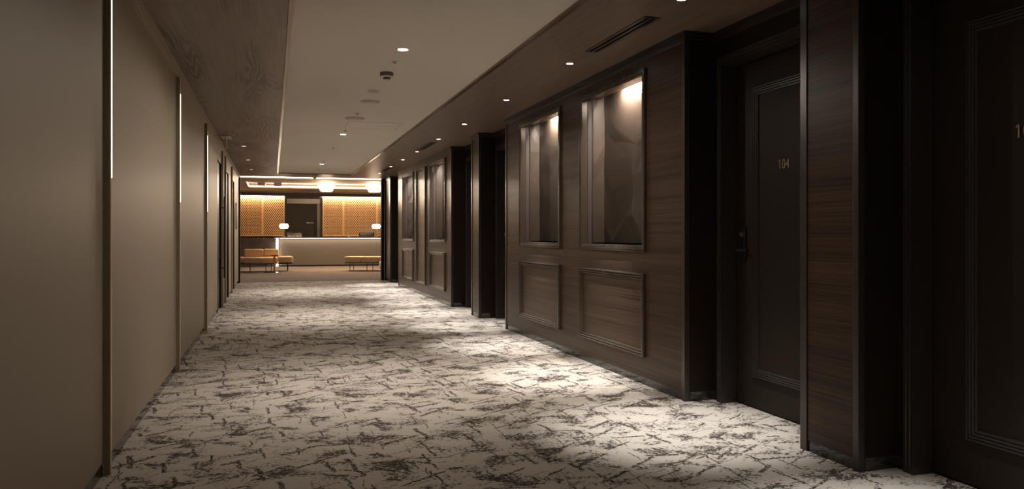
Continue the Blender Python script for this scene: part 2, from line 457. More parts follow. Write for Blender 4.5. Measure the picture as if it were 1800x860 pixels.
# recesses with doors
recs = [(1.77, 2.92, 1.845, 2.80, '103'), (3.32, 4.49, 3.41, 4.367, '104'), (8.56, 9.773, 8.66, 9.62, None), (10.166, 11.404, 10.28, 11.24, None), (16.53, 17.747, 16.66, 17.60, None)]
DZ = 2.20
CAS = [(0, 0), (0, .012), (.004, .018), (.018, .018), (.022, .012), (.026, .018), (.040, .018), (.044, .012), (.048, .018), (.066, .022), (.066, -(XD-XC))]
RIB = [(0, 0), (.002, .010), (.006, .017), (.012, .017), (.015, .009), (.018, .015), (.026, .015), (.029, .008), (.032, .013), (.040, .013), (.043, .006), (.047, .010), (.054, .010), (.058, 0)]
for k, (y0, y1, a, b, num) in enumerate(recs):
    bm = bmesh.new(); ca, cb = a, b
    bx(bm, XC, XC+.12, y0, ca-.012, .06, H); bx(bm, XC, XC+.12, cb+.012, y1, .06, H); bx(bm, XC, XC+.12, ca-.012, cb+.012, DZ+.012, H)
    bx(bm, XD+.03, XD+.1, ca-.012, cb+.012, 0, DZ+.012)
    wl = struct(finish('wall_right', bm, 'lacquer'))
    bm = bmesh.new()
    bx(bm, XC-.004, XC+.1, y0+.002, ca-.066, 0, .06); bx(bm, XC-.004, XC+.1, cb+.066, y1-.002, 0, .06)
    bx(bm, XR+.034, XC-.004, y1-.004, y1-.0005, 0, .06)
    finish('marble_base', bm, 'marble', wl)
    d = struct(box('door_%d' % (4+k), XD, XD+.028, a+.003, b-.003, .008, DZ-.003, 'door', bevel=.002))
    bm = bmesh.new(); frame_x(bm, XC, -1, a-.066, b+.066, 0, DZ+.066, CAS, three=True)
    finish('door_frame', bm, 'bronze', d)
    hand_near = (num == '103')       # lock edge
    bm = bmesh.new(); frame_x(bm, XD, -1, a+.185, b-.185, .200, 2.03, RIB); finish('panel_moulding', bm, 'doormould', d)
    ly = a+.065 if hand_near else b-.09
    lev = -1 if not hand_near else 1
    bm = bmesh.new(); bx(bm, XD-.012, XD, ly-.022, ly+.022, .93, 1.15)
    pl = finish('lock_plate', bm, 'black', d, bevel=.004)
    bm = bmesh.new(); bar(bm, (XD-.03, ly, 1.102), (XD-.01, ly, 1.102), .016, 20); finish('lock_cylinder', bm, 'steel', pl, smooth=True, autosmooth=40)
    bm = bmesh.new(); bar(bm, (XD-.055, ly, 1.0), (XD-.01, ly, 1.0), .011, 14); bar(bm, (XD-.055, ly, 1.0), (XD-.055, ly+lev*.11, 1.0), .010, 14)
    finish('lever_handle', bm, 'black', pl, smooth=True, autosmooth=40)
    if num:
        dn = text_mesh('door_number', num, .056, 'number', d, (XD-.001, (a+b)/2+(.014 if num == '103' else -.01), 1.494), (PI/2, 0, -PI/2), depth=.003, sx=.86, weight=-.012)
        bm = bmesh.new(); bm.from_mesh(dn.data); xm = min(v.co.x for v in bm.verts)      # slanted flag of the leading 1
        q = [(xm+.0035, .056), (xm, .056), (xm-.0095, .0475), (xm-.0095, .0430), (xm, .0505)]
        lo = [bm.verts.new((x, y_, 0)) for x, y_ in q]; hi = [bm.verts.new((x, y_, .003)) for x, y_ in q]
        bm.faces.new(lo[::-1]); bm.faces.new(hi)
        for i in range(5): bm.faces.new((lo[i], lo[(i+1) % 5], hi[(i+1) % 5], hi[i]))
        bmesh.ops.recalc_face_normals(bm, faces=bm.faces); bm.to_mesh(dn.data); bm.free()
# crown along every jog of the right wall
path = [(XR, YN)]
for (y0, y1, *_r) in recs: path += [(XR, y0), (XC, y0), (XC, y1), (XR, y1)]
path.append((XR, YE))
bm = bmesh.new()
sweep(bm, path, [(0, 2.376), (.003, 2.378), (.003, 2.386), (.008, 2.388), (.008, 2.395), (.005, 2.397), (.005, 2.402), (.011, 2.404), (.011, 2.411), (.008, 2.413), (.008, 2.417), (.015, 2.419), (.015, 2.426), (.012, 2.428), (.012, 2.432), (.018, 2.433), (.018, H), (0, H)])
struct(finish('trim_22', bm, 'bronze'))
# wall seams of the far section
for i, yy in enumerate((13.26, 14.36)): struct(box('trim_%d' % (23+i), XR-.0015, XR, yy, yy+.006, .055, 2.376, 'black'))
# corridor end behind the camera
struct(box('wall_back', -.95, 3.0, YN-.1, YN, 0, H+.12, 'veneer'))

# ---- niches
NF = [(0, 0), (.001, .012), (.005, .020), (.011, .020), (.014, .012), (.017, .018), (.025, .018), (.028, .010), (.034, .014), (.048, .014), (.050, .006), (.050, -.045)]
nlab = ['largest and nearest tall recessed wall niche, light pooling at its top',
        'second tall wall niche from the camera, above the smaller near raised panel',
        'third wall niche from the camera, far section, just before the second pair of pillars',
        'farthest and smallest wall niche, close to the lobby opening']
for k, (a, b) in enumerate(niches):
    t = thing('wall_niche', nlab[k], 'niche', (XR, (a+b)/2, NZ0), group='lit niches in the dark right wall')
    hw = (b-a)/2; hz = NZ1-NZ0
    def L(bmf): return bmf
    bm = bmesh.new(); frame_x(bm, 0, -1, -hw-.050, hw+.050, -.048, hz+.046, NF); finish('niche_frame', bm, 'moulding', t)
    # lining: front strips, side linings, soffit, sill
    D = .205
    box('front_strip', .045, .083, hw-.006, hw, 0, hz+.03, 'nicheside', t); box('front_strip', .045, .083, -hw, -hw+.006, 0, hz+.03, 'nicheside', t)
    box('side_panel', .087, D, hw-.005, hw-.001, .0, hz+.11, 'nicheside', t); box('side_panel', .087, D, -hw+.001, -hw+.005, .0, hz+.11, 'nicheside', t)
    bm = bmesh.new(); bx(bm, .040, .150, -hw, hw, hz+.022, hz+.034); finish('soffit', bm, 'lobbywood', t)
    bm = bmesh.new(); bx(bm, .030, D+.02, -hw, hw, -.012, .0); finish('sill', bm, 'moulding', t)
    # faceted back panel
    rnd = random.Random(40+k)
    def facet(bm, u0, u1, nu, nv, put):
        g = []
        for i in range(nu+1):
            row = []
            for j in range(nv+1):
                uu = i/nu; vv = j/nv
                if 0 < i < nu: uu += rnd.uniform(-.42, .42)/nu
                if 0 < j < nv: vv += rnd.uniform(-.42, .42)/nv
                row.append(bm.verts.new(put(u0+(u1-u0)*uu, .012+(hz+.11-.012)*vv, rnd.uniform(0, .020))))
            g.append(row)
        for i in range(nu):
            for j in range(nv):
                q = (g[i][j], g[i+1][j], g[i+1][j+1], g[i][j+1])
                if rnd.random() < .5: bm.faces.new(q[:3]); bm.faces.new((q[0], q[2], q[3]))
                else: bm.faces.new((q[0], q[1], q[3])); bm.faces.new(q[1:])
    bm = bmesh.new(); facet(bm, -hw+.006, hw-.006, 6, 8, lambda u, v, n: (D-n*.40, u, v)); finish('back_panel', bm, 'niche', t)
    bm = bmesh.new(); facet(bm, .092, D-.003, 1, 6, lambda u, v, n: (u, hw-.006-n*.7, v)); finish('flank_panel', bm, 'niche', t)
    lamp = box('lamp_bar', .130, .148, -.22, .22, hz+.060, hz+.075, 'e_niche', t)
    box('lamp_bracket', .125, .152, -.24, .24, hz+.075, hz+.085, 'black', lamp)
    area('niche_light', (.160, 0, hz+.050), .02, .34, P_NICHE, (1, .86, .72), (0, -.35, 0), t)

# ---- raised mouldings on the right wall
PM = [(0, 0), (.001, .016), (.005, .026), (.013, .026), (.017, .014), (.021, .022), (.031, .022), (.035, .010), (.039, .014), (.047, .014), (.052, 0)]
plab = ['raised rectangular moulding under the near niche, largest of the low frames',
        'raised rectangular moulding under the second niche from the camera',
        'raised rectangular moulding under the third niche, beside the tall narrow one',
        'low raised moulding farthest down the corridor, under the smallest niche']
for k, (a, b) in enumerate(niches):
    bm = bmesh.new(); frame_x(bm, XR, -1, a-.040, b+.040, .205, .815, PM)
    tag(finish('wall_moulding', bm, 'moulding'), plab[k], 'wall moulding', 'low panel mouldings below the niches')
bm = bmesh.new(); frame_x(bm, XR, -1, 13.42, 14.31, .200, 2.315, PM)
tag(finish('wall_moulding', bm, 'moulding'), 'tall narrow raised moulding between the two far niches', 'wall moulding')

# ================================================================== LOBBY SHELL
struct(box('wall_back', -6, 8, 29.36, 29.5, 0, 2.95, 'backing'))
struct(box('wall_left', -6.1, -6, YE, 29.5, 0, 2.95, 'lobbywood'))
struct(box('wall_right', 8, 8.1, YE, 29.5, 0, 2.95, 'lobbywood'))
bm = bmesh.new(); bx(bm, -6, -.95, YE-.1, YE, 0, 2.95); bx(bm, 2.93, 8, YE-.1, YE, 0, 2.95); bx(bm, -.95, 2.93, YE-.1, YE, H+.121, 2.95)
struct(finish('wall_front', bm, 'lobbywood'))
struct(box('ceiling', -6, 8, YE, 22.3, 2.76, 2.86, 'lobbyceil'))
bm = bmesh.new()      # ceiling plane with a long coffer
CX0, CY0, CY1 = -.75, 23.9, 26.8
bx(bm, -6, 8, 22.3, CY0, LH, 2.95); bx(bm, -6, 8, CY1, 29.36, LH, 2.95); bx(bm, -6, CX0, CY0, CY1, LH, 2.95); bx(bm, 6.5, 8, CY0, CY1, LH, 2.95)
struct(finish('ceiling', bm, 'lobbyceil'))
struct(box('ceiling', CX0, 6.5, CY0, CY1, 2.79, 2.95, 'coffer'))
struct(box('trim_30', -6, 8, 28.55, 28.6, 2.60, LH, 'lobbywood'))
# light strips
def strip(x0, x1, y0, y1, z0, z1, label, lightloc, sx, sy, rot, en):
    t = thing('light_strip', label, 'light strip', ((x0+x1)/2, (y0+y1)/2, z0))
    cx, cy, cz = t.location
    box('diffuser', x0-cx, x1-cx, y0-cy, y1-cy, 0, z1-z0, 'e_strip', t)
    box('channel', x0-cx, x1-cx, y1-cy, y1-cy+.004, -.006, z1-z0+.006, 'steel', t)
    area('strip_light', (lightloc[0]-cx, lightloc[1]-cy, lightloc[2]-cz), sx, sy, en, C_LOBBY, rot, t)
strip(-5.8, 7.8, 22.27, 22.295, 2.68, 2.72, 'long warm light line across the lobby ceiling, nearest the corridor', (1, 22.2, 2.70), 12, .04, (-PI/2*.75, 0, 0), P_LOBBY_STRIP)
strip(CX0+.03, 6.4, CY1-.03, CY1-.006, 2.685, 2.72, 'warm light line along the far edge of the ceiling coffer', (3, CY1-.06, 2.70), 7, .04, (-PI/2*.7, 0, 0), P_LOBBY_STRIP*.6)
t = thing('light_strip', 'short light line on the left edge of the ceiling coffer', 'light strip', (CX0+.01, 25.3, 2.685))
box('diffuser', -.006, .012, -1.38, 1.38, 0, .035, 'e_strip', t)
box('channel', -.010, -.006, -1.38, 1.38, -.004, .039, 'steel', t)
area('strip_light', (.03, 0, .02), 2.6, .04, 10, C_LOBBY, (0, PI/2*.8, PI), t)
# square grilles in the coffer
for X0, X1, lab in ((-.42, -.24, 'left of the two square dark grilles in the lobby ceiling coffer'), (.07, .25, 'right of the two square dark grilles in the lobby ceiling coffer')):
    t = thing('ceiling_grille', lab, 'air grille', ((X0+X1)/2, 25.4, 2.79), group='square ceiling grilles')
    hx = (X1-X0)/2+.03; bm = bmesh.new(); bx(bm, -hx, hx, -1.15, 1.15, -.09, 0); finish('grille_box', bm, 'grey', t, bevel=.006)
    for i in range(9):
        yy = -1.05+i*.255; box('slat', -hx+.02, hx-.02, yy, yy+.11, -.096, -.0901, 'black', t)

# lattice wall
struct(box('wall_back', -6, 8, 29.02, 29.30, 0, .985, 'stone'))         # low stone wall under the lattice
struct(box('trim_31', -6, 8, 29.00, 29.05, 2.50, LH, 'backing'))         # dark pelmet hiding the strip
def clip_line(p, d, x0, x1, z0, z1):
    t0, t1 = -1e9, 1e9
    for o, v, lo, hi in ((p[0], d[0], x0, x1), (p[1], d[1], z0, z1)):
        a, b = (lo-o)/v, (hi-o)/v
        if a > b: a, b = b, a
        t0, t1 = max(t0, a), min(t1, b)
    return (t0, t1) if t1-t0 > .01 else None
def lattice_panel(x0, x1, label):
    z0, z1, Y = 1.04, 2.52, 29.16
    t = thing('lattice_panel', label, 'lattice panel', ((x0+x1)/2, Y, z0), group='golden lattice panels behind the reception')
    cx = (x0+x1)/2; hx = (x1-x0)/2; H2 = z1-z0; fw = .033
    bm = bmesh.new(); bx(bm, -hx, -hx+fw, -.02, .02, 0, H2); bx(bm, hx-fw, hx, -.02, .02, 0, H2); bx(bm, -hx+fw, hx-fw, -.02, .02, 0, .04); bx(bm, -hx+fw, hx-fw, -.02, .02, H2-.03, H2)
    finish('panel_frame', bm, 'lattice', t)
    bm = bmesh.new(); px, pz = .070, .103
    for sgn, yo in ((1, -.006), (-1, .004)):
        d = Vector((px*sgn, pz)); L = d.length; d /= L; nrm = Vector((-d.y, d.x)); step = abs(px*pz/L)
        n = int((2*hx+H2*px/pz)/px)+2
        for i in range(-2, n):
            p = ((-hx+i*px) if sgn < 0 else (hx-i*px), 0)
            c = clip_line(p, d, -hx+fw, hx-fw, .04, H2-.03)
            if not c: continue
            A = Vector(p)+d*c[0]; B = Vector(p)+d*c[1]; wv = nrm*.0105
            vs_ = []
            for yy in (yo, yo+.010):
                for q in (A-wv, B-wv, B+wv, A+wv): vs_.append(bm.verts.new((q.x, yy, q.y)))
            for f in ((0, 1, 2, 3), (4, 7, 6, 5), (0, 4, 5, 1), (1, 5, 6, 2), (2, 6, 7, 3), (3, 7, 4, 0)): bm.faces.new([vs_[q] for q in f])
    finish('lattice', bm, 'lattice', t)
    box('backing_board', -hx, hx, .03, .06, 0, H2, 'backing', t)
    return t
lattice_panel(-2.85, -1.60, 'lattice panel at the far left, mostly hidden by the left corridor wall')
lattice_panel(-1.57, -.343, 'golden lattice panel at the left end of the lobby opening')
lattice_panel(-.343, .420, 'golden lattice panel just left of the dark lobby door')
lattice_panel(1.767, 2.520, 'golden lattice panel just right of the dark lobby door')
lattice_panel(2.520, 3.763, 'wide golden lattice panel behind the right desk lamp')
lattice_panel(3.763, 4.90, 'lattice panel cut off by the right jamb of the lobby opening')
area('lattice_wash', (-1.2, 29.085, 2.515), 3.2, .03, P_LATTICE, C_LOBBY, (.25, 0, 0))
area('lattice_wash', (3.3, 29.085, 2.515), 3.2, .03, P_LATTICE, C_LOBBY, (.25, 0, 0))
# lobby back door
d = struct(box('door_12', .50, 1.555, 29.26, 29.30, 0, 2.23, 'door'))
bm = bmesh.new(); bx(bm, .43, .50, 29.10, 29.30, 0, 2.50); bx(bm, 1.685, 1.76, 29.10, 29.30, 0, 2.50); bx(bm, .50, 1.685, 29.10, 29.30, 2.42, 2.50)
finish('door_frame', bm, 'lacquer', d)
box('lintel', .50, 1.685, 29.18, 29.30, 2.235, 2.415, 'lintel', d, bevel=.004)
box('side_panel', 1.575, 1.685, 29.24, 29.30, 0, 2.23, 'nicheside', d)
bm = bmesh.new(); bar(bm, (1.50, 29.20, 1.05), (1.50, 29.20, 1.66), .014, 12); bar(bm, (1.50, 29.20, 1.15), (1.50, 29.262, 1.15), .009, 8); bar(bm, (1.50, 29.20, 1.58), (1.50, 29.262, 1.58), .009, 8)
finish('pull_handle', bm, 'black', d, smooth=True, autosmooth=40)
text_mesh('door_lettering', 'STAFF ONLY', .035, 'letter', d, (1.325, 29.259, 1.513), (PI/2, 0, 0), depth=.003, sx=.95)

# ================================================================== RECEPTION
t = thing('reception_counter', 'long reception counter with textured beige front and dark top, glowing under its lip', 'reception counter', (2.4, 27.7, 0))
box('body', -2.18, 2.3, -.22, .30, .045, .958, 'cloth', t)
box('plinth', -2.16, 2.28, -.19, .28, 0, .045, 'black', t)
box('counter_top', -2.14, 2.35, -.34, .34, .978, 1.018, 'countertop', t, bevel=.004)
box('top_support', -2.18, 2.3, -.24, .30, .958, .978, 'black', t)
box('light_line', -2.17, 2.29, -.325, -.300, .966, .978, 'e_strip', t)
area('counter_wash', (.06, -.31, .962), 4.4, .02, P_COUNTER, C_LOBBY, (.12, 0, 0), t)
t = thing('stone_counter', 'dark stone counter section left of the glowing light column', 'counter', (-1.5, 27.75, 0))
box('stone_body', -3.0, 1.60, -.25, .25, 0, .960, 'stone', t)
box('stone_top', -3.0, 1.60, -.27, .27, .960, .985, 'countertop', t, bevel=.003)
t = thing('light_column', 'bright vertical light column at the left end of the reception counter', 'light', (.152, 27.43, 0))
box('glowing_tube', -.036, .036, -.03, .03, .02, .975, 'e_col', t, bevel=.01)
box('base_plate', -.04, .04, -.035, .035, 0, .02, 'steel', t)
box('cap', -.11, .10, -.06, .05, .975, .995, 'white', t, bevel=.003)
l = bpy.data.lights.new('column_glow', 'AREA'); l.shape = 'RECTANGLE'; l.size = .06; l.size_y = .9; l.energy = 5; l.color = C_LOBBY
o = bpy.data.objects.new('column_glow', l); COL.objects.link(o); o.parent = t; o.location = (0, -.04, .5); o.rotation_euler = (PI/2, 0, 0)
# reception sign
t = thing('reception_sign', 'small free-standing RECEPTION lettering on the counter', 'sign', (.733, 27.60, 1.018))
box('sign_base', -.215, .215, -.012, .012, 0, .006, 'letter', t)
text_mesh('sign_letters', 'RECEPTION', .072, 'letter', t, (0, .005, .006), (PI/2, 0, 0), depth=.01, sx=.87)
# desk lamps
def desk_lamp(x, lab):
    t = thing('desk_lamp', lab, 'lamp', (x, 27.72, 1.018), group='glowing desk lamps on the reception counter')
    bm = bmesh.new(); lathe(bm, [(.001, 0), (.07, 0), (.07, .010), (.012, .016), (.001, .016)], seg=32, cap=False); finish('lamp_base', bm, 'gold', t, smooth=True, autosmooth=40)
    bm = bmesh.new(); bar(bm, (0, 0, .014), (0, 0, .46), .008, 12); finish('stem', bm, 'gold', t, smooth=True, autosmooth=40)
    bm = bmesh.new(); lathe(bm, [(.001, .285), (.115, .285), (.160, .365), (.160, .375), (.118, .455), (.001, .455)], seg=12, cap=False); finish('lamp_shade', bm, 'e_shade', t)
    for rr, zz in ((.117, .452), (.114, .281)):
        bm = bmesh.new(); lathe(bm, [(rr, zz), (rr+.007, zz), (rr+.007, zz+.007), (rr, zz+.007), (rr, zz)], seg=12, cap=False); finish('shade_rim', bm, 'gold', t)
    return t
desk_lamp(.38, 'left desk lamp with glowing faceted shade, next to the RECEPTION lettering')
desk_lamp(3.55, 'right desk lamp with glowing faceted shade, by the right jamb')
# leaning card
t = thing('card_stand', 'small white card leaning in a holder on the counter', 'card', (2.57, 27.66, 1.018))
bm = bmesh.new(); bx(bm, -.006, .006, -.09, .09, 0, .13); o = finish('card', bm, 'white', t); o.rotation_euler = (0, -.32, 0); o.location = (0, 0, .004)
box('foot', -.03, .03, -.06, .06, 0, .006, 'white', t)
# chairs behind the counter
def desk_chair(x, lab):
    t = thing('desk_chair', lab, 'chair', (x, 28.42, 0), group='dark padded chairs behind the reception counter')
    bm = bmesh.new(); bx(bm, -.28, .28, -.06, .05, .78, 1.185); finish('backrest', bm, 'chair', t, bevel=.045, seg=4, smooth=True)
    bm = bmesh.new(); bx(bm, -.26, .26, -.02, .46, .44, .53); finish('seat', bm, 'chair', t, bevel=.035, seg=3, smooth=True)
    bm = bmesh.new(); bx(bm, -.03, .03, -.10, -.07, .46, .95); bx(bm, -.03, .03, -.10, .20, .42, .45); finish('back_bracket', bm, 'black', t, bevel=.004)
    bm = bmesh.new(); bar(bm, (0, .2, .08), (0, .2, .44), .025, 12); finish('pole', bm, 'steel', t, smooth=True, autosmooth=40)
    for i in range(5):
        a = 2*PI*i/5; bm = bmesh.new(); bar(bm, (0, .2, .09), (.24*math.cos(a), .2+.24*math.sin(a), .06), .018, 8, .012)
        lg = finish('foot', bm, 'black', t)
        bm = bmesh.new(); bmesh.ops.create_uvsphere(bm, u_segments=10, v_segments=6, radius=.028, matrix=Matrix.Translation((.24*math.cos(a), .2+.24*math.sin(a), .028))); finish('caster', bm, 'black', lg, smooth=True)
desk_chair(.73, 'dark padded chair back behind the RECEPTION lettering')
desk_chair(3.29, 'dark rounded chair back beside the right desk lamp')

# ---- chandeliers
def chandelier(x, y, lab):
    t = thing('chandelier', lab, 'chandelier', (x, y, 2.455), group='crystal chandeliers in the lobby')
    bm = bmesh.new(); lathe(bm, [(.001, .318), (.09, .318), (.09, .335), (.001, .335)], seg=24, cap=False); bar(bm, (0, 0, .20), (0, 0, .32), .012, 10)
    finish('ceiling_mount', bm, 'gold', t)
    bm = bmesh.new()
    for r, z in ((.262, .185), (.215, .10), (.160, .012)):
        lathe(bm, [(r-.006, z), (r+.002, z), (r+.002, z+.006), (r-.006, z+.006), (r-.006, z)], seg=32, cap=False)
    for i in range(4):
        a = PI/4+i*PI/2; bar(bm, (0, 0, .20), (.258*math.cos(a), .258*math.sin(a), .188), .004, 6)
    finish('ring_frame', bm, 'gold', t)
    for nm, r0, r1, z0, z1, n in (('upper_crystals', .262, .232, .195, .105, 40), ('lower_crystals', .215, .172, .108, .0, 34)):
        bm = bmesh.new()
        for i in range(n):
            a = 2*PI*i/n
            for (ra, za, rb, zb) in ((r0, z0, r1, z1),):
                bar(bm, (ra*math.cos(a), ra*math.sin(a), za), (rb*math.cos(a), rb*math.sin(a), zb), .013, 6, .009)
        for i in range(n//2):
            a = 2*PI*i/(n//2); rr = r1*.6
            bar(bm, (rr*math.cos(a), rr*math.sin(a), z0-.02), (rr*.9*math.cos(a), rr*.9*math.sin(a), z1-.01), .012, 6, .008)
        o = finish(nm, bm, 'e_crystal', t); o['kind'] = 'stuff'
    l = bpy.data.lights.new('glow', 'POINT'); l.energy = P_CHANDELIER; l.color = C_CHAND; l.shadow_soft_size = .2
    o = bpy.data.objects.new('glow', l); COL.objects.link(o); o.parent = t; o.location = (0, 0, -.08)
chandelier(1.61, 24.65, 'crystal chandelier over the middle of the reception counter')
chandelier(3.09, 24.55, 'crystal chandelier at the right, partly behind the jamb')

# ---- curved tan sofa
def prism(bm, pts, z0, z1):
    a = [bm.verts.new((x, y, z0)) for x, y in pts]; b = [bm.verts.new((x, y, z1)) for x, y in pts]
    n = len(pts); bm.faces.new(a[::-1]); bm.faces.new(b)
    for i in range(n): bm.faces.new((a[i], a[(i+1) % n], b[(i+1) % n], b[i]))
t = thing('modular_sofa', 'tan upholstered modular sofa with low rounded back and thin black legs', 'sofa', (-.3, 24.0, 0))
def S(name, pts, z0, z1, bv=.03):
    bm = bmesh.new(); prism(bm, [(x+.3, y-24.0) for x, y in pts], z0, z1); return finish(name, bm, 'tan', t, bevel=bv, seg=4, smooth=True)
S('seat_cushion', [(-.805, 23.76), (-.322, 23.55), (-.28, 24.28), (-.805, 24.35)], .25, .425, .022)
S('seat_cushion', [(-.318, 23.55), (.150, 23.72), (.150, 24.28), (-.276, 24.28)], .25, .425, .022)
S('ottoman_cushion', [(.156, 23.76), (.590, 23.88), (.57, 24.62), (.156, 24.52)], .265, .445, .035)
S('ottoman_cushion', [(-1.32, 24.05), (-.815, 23.84), (-.815, 24.42), (-1.30, 24.62)], .255, .435, .035)
S('backrest', [(-.805, 24.22), (-.255, 24.16), (-.255, 24.46), (-.805, 24.52)], .26, .662, .045)
S('backrest', [(-.250, 24.16), (.185, 24.20), (.185, 24.50), (-.250, 24.46)], .26, .665, .045)
bm = bmesh.new(); prism(bm, [(x+.3, y-24.0) for x, y in [(-1.30, 24.08), (-.81, 23.86), (-.32, 23.60), (.15, 23.77), (.575, 23.92), (.56, 24.56), (.15, 24.46), (-.81, 24.46), (-1.28, 24.58)]], .228, .248)
finish('base_frame', bm, 'black', t)
for x, y in [(-1.2, 24.2), (-.64, 24.2), (-.186, 23.68), (-.03, 24.40), (.431, 24.30), (.45, 24.5), (-.64, 24.42), (-1.2, 24.5)]:
    bm = bmesh.new(); bar(bm, (x+.3, y-24, 0), (x+.3, y-24, .23), .011, 8); finish('leg', bm, 'black', t)
# ---- right bench
t = thing('upholstered_bench', 'tan backless bench with thin black legs in front of the counter, right side', 'bench', (2.05, 23.56, 0), rz=-.298)
for a, b in ((0, .505), (.510, 1.030), (1.035, 1.22)):
    bm = bmesh.new(); bx(bm, a, b, 0, .72, .255, .432); finish('seat_cushion', bm, 'tan', t, bevel=.032, seg=4, smooth=True)
box('base_frame', .01, 1.21, .02, .70, .235, .253, 'black', t)
for x, y in ((.17, .05), (.60, .50), (.86, .05), (.17, .62), (1.16, .62)):
    bm = bmesh.new(); bar(bm, (x, y, 0), (x, y, .237), .011, 8); finish('leg', bm, 'black', t)
# ---- pouf
t = thing('round_pouf', 'cream pouf at the right edge of the lobby opening', 'pouf', (3.26, 22.50, 0))
bm = bmesh.new(); lathe(bm, [(.001, .09), (.25, .09), (.285, .11), (.295, .15), (.295, .27), (.275, .31), (.22, .33), (.001, .333)], seg=40, cap=False); finish('cushion', bm, 'cream', t, smooth=True)
bm = bmesh.new(); lathe(bm, [(.001, 0), (.17, 0), (.17, .091), (.001, .091)], seg=32, cap=False); finish('plinth', bm, 'black', t)
# ---- side tables
def side_table(x, y, h, post, lab):
    t = thing('side_table', lab, 'table', (x, y, 0), group='round side tables')
    bm = bmesh.new(); lathe(bm, [(.001, h-.008), (.235, h-.008), (.235, h), (.001, h)], seg=48, cap=False); finish('table_top', bm, 'countertop', t)
    bm = bmesh.new(); bar(bm, (post, 0, .008), (post, 0, h-.02), .028, 20); finish('post', bm, 'gold', t, smooth=True, autosmooth=40)
    bm = bmesh.new(); bar(bm, (post, 0, h-.022), (post, 0, h-.008), .11, 24); finish('bracket', bm, 'countertop', t)
    bm = bmesh.new(); lathe(bm, [(.001, 0), (.21, 0), (.21, .008), (.001, .008)], seg=40, cap=False); finish('base_plate', bm, 'basemirror', t)
M['basemirror'] = simple('polished_dark_bronze_plate', (.25, .17, .10), .06, 1.0, .5, var=.02)
side_table(-.052, 23.27, .505, .107, 'round side table on a gold post in front of the tan sofa')
side_table(3.475, 24.35, .517, .10, 'round side table mostly hidden by the right jamb beside the cream pouf')

# ================================================================== CORRIDOR CEILING FIXTURES
def downlight(x, y, z, r, mat, energy, color, ang, blend, lab, grp, ringmat='white', srad=.02):
    t = thing('downlight', lab, 'downlight', (x, y, z), group=grp)
    bm = bmesh.new(); lathe(bm, [(r, -.001), (r+.010, -.004), (r+.012, 0), (r, 0), (r, -.001)], seg=32, cap=False); rg = finish('trim_ring', bm, ringmat, t, smooth=True, autosmooth=40)
    bm = bmesh.new(); lathe(bm, [(.001, -.004), (r*.6, -.0035), (r, -.001), (r, 0), (.001, 0)], seg=32, cap=False); finish('lens', bm, mat, t)
    spot('beam', (0, 0, -.012), energy, color, ang, blend, srad, t)
    return t
ZP = H+.016
for x, y, lab in ((.91, .85, 'plaster ceiling downlight nearest the camera'), (.912, 5.61, 'bright downlight in the plaster ceiling, nearest in view'), (.912, 10.60, 'middle bright downlight in the plaster ceiling'), (.905, 15.19, 'farthest bright downlight in the plaster ceiling')):
    spill_t = downlight(x, y, ZP, .036, 'e_center', P_CENTER*(.25 if y < 1 else 1.4 if y > 9 else 1), C_CENTER, 92, 1.0, lab, 'downlights in the plaster ceiling', srad=.03)
    spot('spill', (0, 0, -.012), P_CENTER*(.14 if y < 1 else .30), C_CENTER, 172, .25, .03, spill_t)
names = ['first', 'second', 'third', 'fourth', 'fifth', 'sixth', 'seventh', 'eighth', 'ninth']
for i, y in enumerate((2.15, 3.887, 5.61, 7.32, 9.07, 10.59, 12.28, 13.68, 15.14, 16.85)):
    lab = 'small downlight above the panelled wall outside the near edge of the view' if i == 0 else '%s small bright downlight along the right wooden ceiling border, counted from the camera' % names[i-1]
    downlight(2.224, y, H, .026, 'e_right', P_RIGHT*(.8 if i == 0 else 1), C_RIGHT, 44, 1.0, lab, 'small downlights in the right ceiling border', 'bronze', .012)
for y, lab in ((12.31, 'small dim downlight by the first black door, left ceiling border'), (14.54, 'small dim downlight by the second black door, left ceiling border'), (16.68, 'small dim downlight nearest the lobby, left ceiling border')):
    downlight(-.415, y, H, .034, 'e_left', P_LEFT, C_CENTER, 100, .8, lab, 'small downlights in the left ceiling border', 'bronze', .012)

def vent(y0, y1, lab):
    t = thing('slot_diffuser', lab, 'air vent', (2.232, (y0+y1)/2, H), group='slot diffusers in the right ceiling border')
    hl = (y1-y0)/2; bm = bmesh.new()
    for a, b in ((-.055, -.032), (-.010, .008), (.030, .053)): bx(bm, a, b, -hl, hl, -.005, 0)
    bx(bm, -.032, .030, -hl, -hl+.02, -.005, 0); bx(bm, -.032, .030, hl-.02, hl, -.005, 0)
    finish('frame', bm, 'bronze', t)
    bm = bmesh.new(); bx(bm, -.032, -.010, -hl+.02, hl-.02, -.001, 0); bx(bm, .008, .030, -hl+.02, hl-.02, -.001, 0); finish('slots', bm, 'void', t)
vent(4.25, 5.20, 'long black slot air vent in the right ceiling border near the camera')
vent(10.98, 11.98, 'black slot air vent midway down the right ceiling border')
vent(15.43, 16.47, 'black slot air vent at the lobby end of the right ceiling border')

